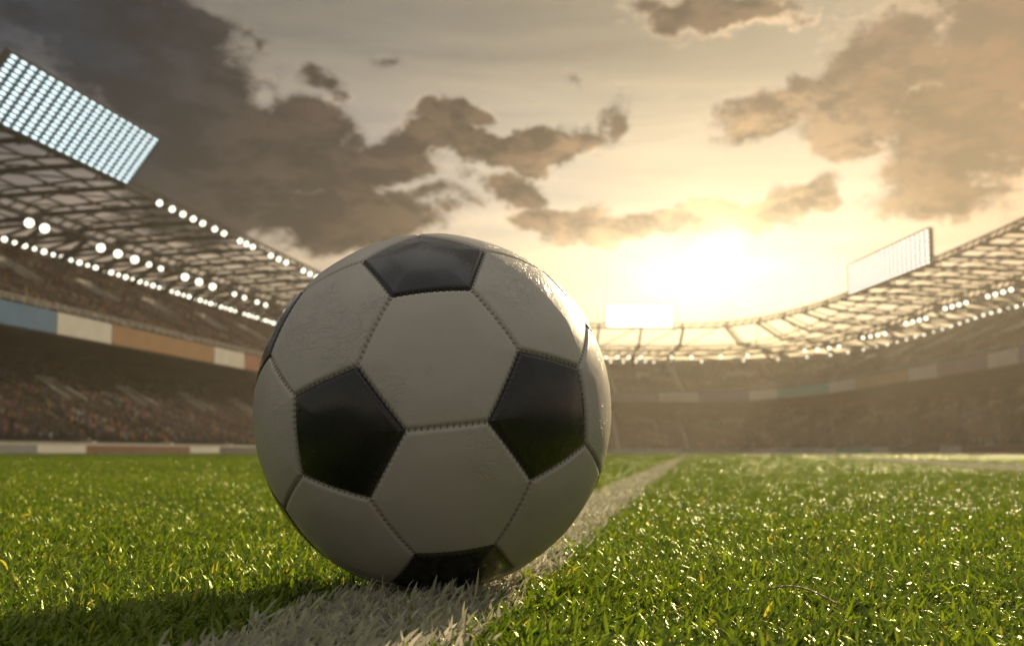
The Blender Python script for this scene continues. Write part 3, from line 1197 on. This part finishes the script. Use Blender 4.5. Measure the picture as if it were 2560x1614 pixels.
M['grass'] = grass_mat('grass_blade', (.011, .034, .006), (.10, .165, .018), (5.2, 4.3, 1.8))
M['chalk'] = grass_mat('painted_blade', (.55, .53, .48), (.82, .80, .75), (1.15, 1.1, 1.0), .6, .25)
STRAW = mat('straw', (.42, .27, .14), .6)


def tuft(name, m, seed, nb=13, rad=.0065, lmin=.006, lmax=.0155, w=.00138, lean=(45, 125)):
    r_ = np.random.default_rng(seed)
    vs, fs = [], []
    for _ in range(nb):
        bx, by = r_.normal(0, rad, 2)
        az_ = r_.normal(0, 1.15)
        ln = r_.uniform(lmin, lmax)
        l0, l1 = R(r_.uniform(5, 48)), R(r_.uniform(*lean))
        ww = w * r_.uniform(.7, 1.25)
        tw = r_.uniform(-.9, .9)
        x, y, z = bx, by, 0.0
        k0 = len(vs)
        NS = 4
        for i in range(NS + 1):
            t = i / NS
            le = l0 + (l1 - l0) * t ** 1.3
            if i:
                x += math.cos(az_) * math.sin(le) * ln / NS
                y += math.sin(az_) * math.sin(le) * ln / NS
                z += math.cos(le) * ln / NS
            a2 = az_ + math.pi / 2 + tw * t
            hw = ww * .5 * (1.0 if t < .6 else (1 - ((t - .6) / .4) ** 2 * .9))
            dz = math.sin(tw * t) * hw * .6
            vs.append((x - math.cos(a2) * hw, y - math.sin(a2) * hw, z - dz))
            vs.append((x + math.cos(a2) * hw, y + math.sin(a2) * hw, z + dz))
        for i in range(NS):
            fs.append((k0 + 2 * i, k0 + 2 * i + 1, k0 + 2 * i + 3, k0 + 2 * i + 2))
    return mesh_obj(name, vs, fs, m, None, True, link=False)


src_green = bpy.data.collections.new('grass_sources')
src_white = bpy.data.collections.new('painted_grass_sources')
for i in range(7):
    src_green.objects.link(tuft('grass_tuft', M['grass'], 100 + i))
    src_white.objects.link(tuft('painted_tuft', M['chalk'], 200 + i, nb=17, lmin=.007, lmax=.0145, lean=(55, 112)))

# the near line: a strip along LD through two points on the turf
P_L, P_R = Vector((-0.121, 0.466, 0)), Vector((-0.034, 0.466, 0))
d_L, d_R = P_L.dot(LN), P_R.dot(LN)
# the far line on the right
F0, F1 = Vector((2.30, 4.75, 0)), Vector((9.1, 35.3, 0))
FD = (F1 - F0).normalized()
FN = Vector((FD.y, -FD.x, 0))


def in_line(x, y):
    dn = x * LN.x + y * LN.y
    jit = .005 * np.sin(x * 110 + y * 170) + .004 * np.sin(y * 323 - x * 91) + rng.normal(0, .003, len(x))
    near = (dn > d_L + jit) & (dn < d_R + jit)
    fx, fy = x - F0.x, y - F0.y
    fn = fx * FN.x + fy * FN.y
    fl = fx * FD.x + fy * FD.y
    farl = (np.abs(fn) < .24) & (fl > -3)
    return near | farl


G_P, G_R, G_S, G_I, G_W = [], [], [], [], []


def zone(y0, y1, dens, side, grow, wid):
    area_x = lambda y: .47 * y + side
    n = int(dens * (y1 - y0) * (area_x(y0) + area_x(y1)))
    y = rng.uniform(y0, y1, n * 2)
    x = rng.uniform(-1, 1, n * 2) * area_x(y1)
    k = np.abs(x) < area_x(y)
    x, y = x[k], y[k]
    w = in_line(x, y) & (rng.random(len(x)) > .13)
    # clumping: shorter hollows and taller crests
    hgt = 1 + .16 * np.sin(x * 23 + 1.7 * np.sin(y * 17)) * np.sin(y * 29 + x * 11) + .10 * np.sin(x * 71 + y * 53)
    under = ((x - BALL.x) ** 2 + (y - BALL.y) ** 2) < .055 ** 2
    hgt = np.where(under, .35, hgt)
    x = np.concatenate([x, x[w] + rng.normal(0, .002, w.sum())])
    y = np.concatenate([y, y[w] + rng.normal(0, .004, w.sum())])
    hgt = np.concatenate([hgt, hgt[w] * .85]) * np.where(np.concatenate([w, w[w]]), 1.15, 1.0)
    w = np.concatenate([w, w[w]])
    n = len(x)
    sc_ = rng.uniform(.8, 1.2, n)
    G_P.append(np.stack([x, y, np.zeros(n)], 1))
    G_R.append(np.stack([rng.normal(0, .2, n), rng.normal(0, .2, n), rng.normal(.45, .75, n) + .6 * np.sin(x * 9 + 2 * np.sin(y * 7))], 1))
    G_S.append(np.stack([sc_ * wid, sc_ * wid, sc_ * grow * hgt], 1))
    G_I.append(rng.integers(0, 7, n))
    G_W.append(w)


zone(.24, 1.5, 16500, .14, 1.15, 1.0)
zone(1.5, 4.5, 6000, .3, 1.0, 1.05)
zone(4.5, 14, 900, .5, 1.0, 1.6)
zone(14, 40, 60, .8, 1.05, 3.5)
G_P, G_R, G_S, G_I, G_W = map(np.concatenate, (G_P, G_R, G_S, G_I, G_W))
scatter('grass', G_P[~G_W], G_R[~G_W], G_S[~G_W], G_I[~G_W], src_green, 'short green turf grass around the ball')
scatter('painted_line', G_P[G_W], G_R[G_W], G_S[G_W], G_I[G_W], src_white, 'grass painted white as pitch markings')

# dry straw lying in the grass, lower right
mb = MB()
sp = []
for i in range(9):
    t = i / 8
    sp.append(Vector((.118 + .030 * t, .548 - .012 * t + .004 * math.sin(t * 3), .0235 + .004 * math.sin(t * 3.1) - .006 * t)))
for a_, c_ in zip(sp, sp[1:]):
    mb.bar(a_, c_, .0009, n=5)
o = mb.build('dry_straw', STRAW, smooth=True)
tag(o, 'thin dry brown straw lying on the grass at lower right', 'straw')

# ------------------------------------------------------------------ haze
hz = bpy.data.materials.new('haze')
hz.use_nodes = True
t = hz.node_tree
t.nodes.clear()
pv = t.nodes.new('ShaderNodeVolumePrincipled')
pv.inputs['Color'].default_value = (1.0, .91, .76, 1)
pv.inputs['Density'].default_value = .0003
pv.inputs['Anisotropy'].default_value = .6
out = t.nodes.new('ShaderNodeOutputMaterial')
t.links.new(pv.outputs[0], out.inputs['Volume'])
x0, x1, y0, y1, z0, z1 = -345, 345, -145, 645, -1.0, 57.0
o = mesh_obj('haze', [(x0, y0, z0), (x1, y0, z0), (x1, y1, z0), (x0, y1, z0), (x0, y0, z1), (x1, y0, z1), (x1, y1, z1), (x0, y1, z1)],
             [(3, 2, 1, 0), (4, 5, 6, 7), (0, 1, 5, 4), (1, 2, 6, 5), (2, 3, 7, 6), (3, 0, 4, 7)], hz)
tag(o, 'warm evening haze filling the stadium', kind='stuff')
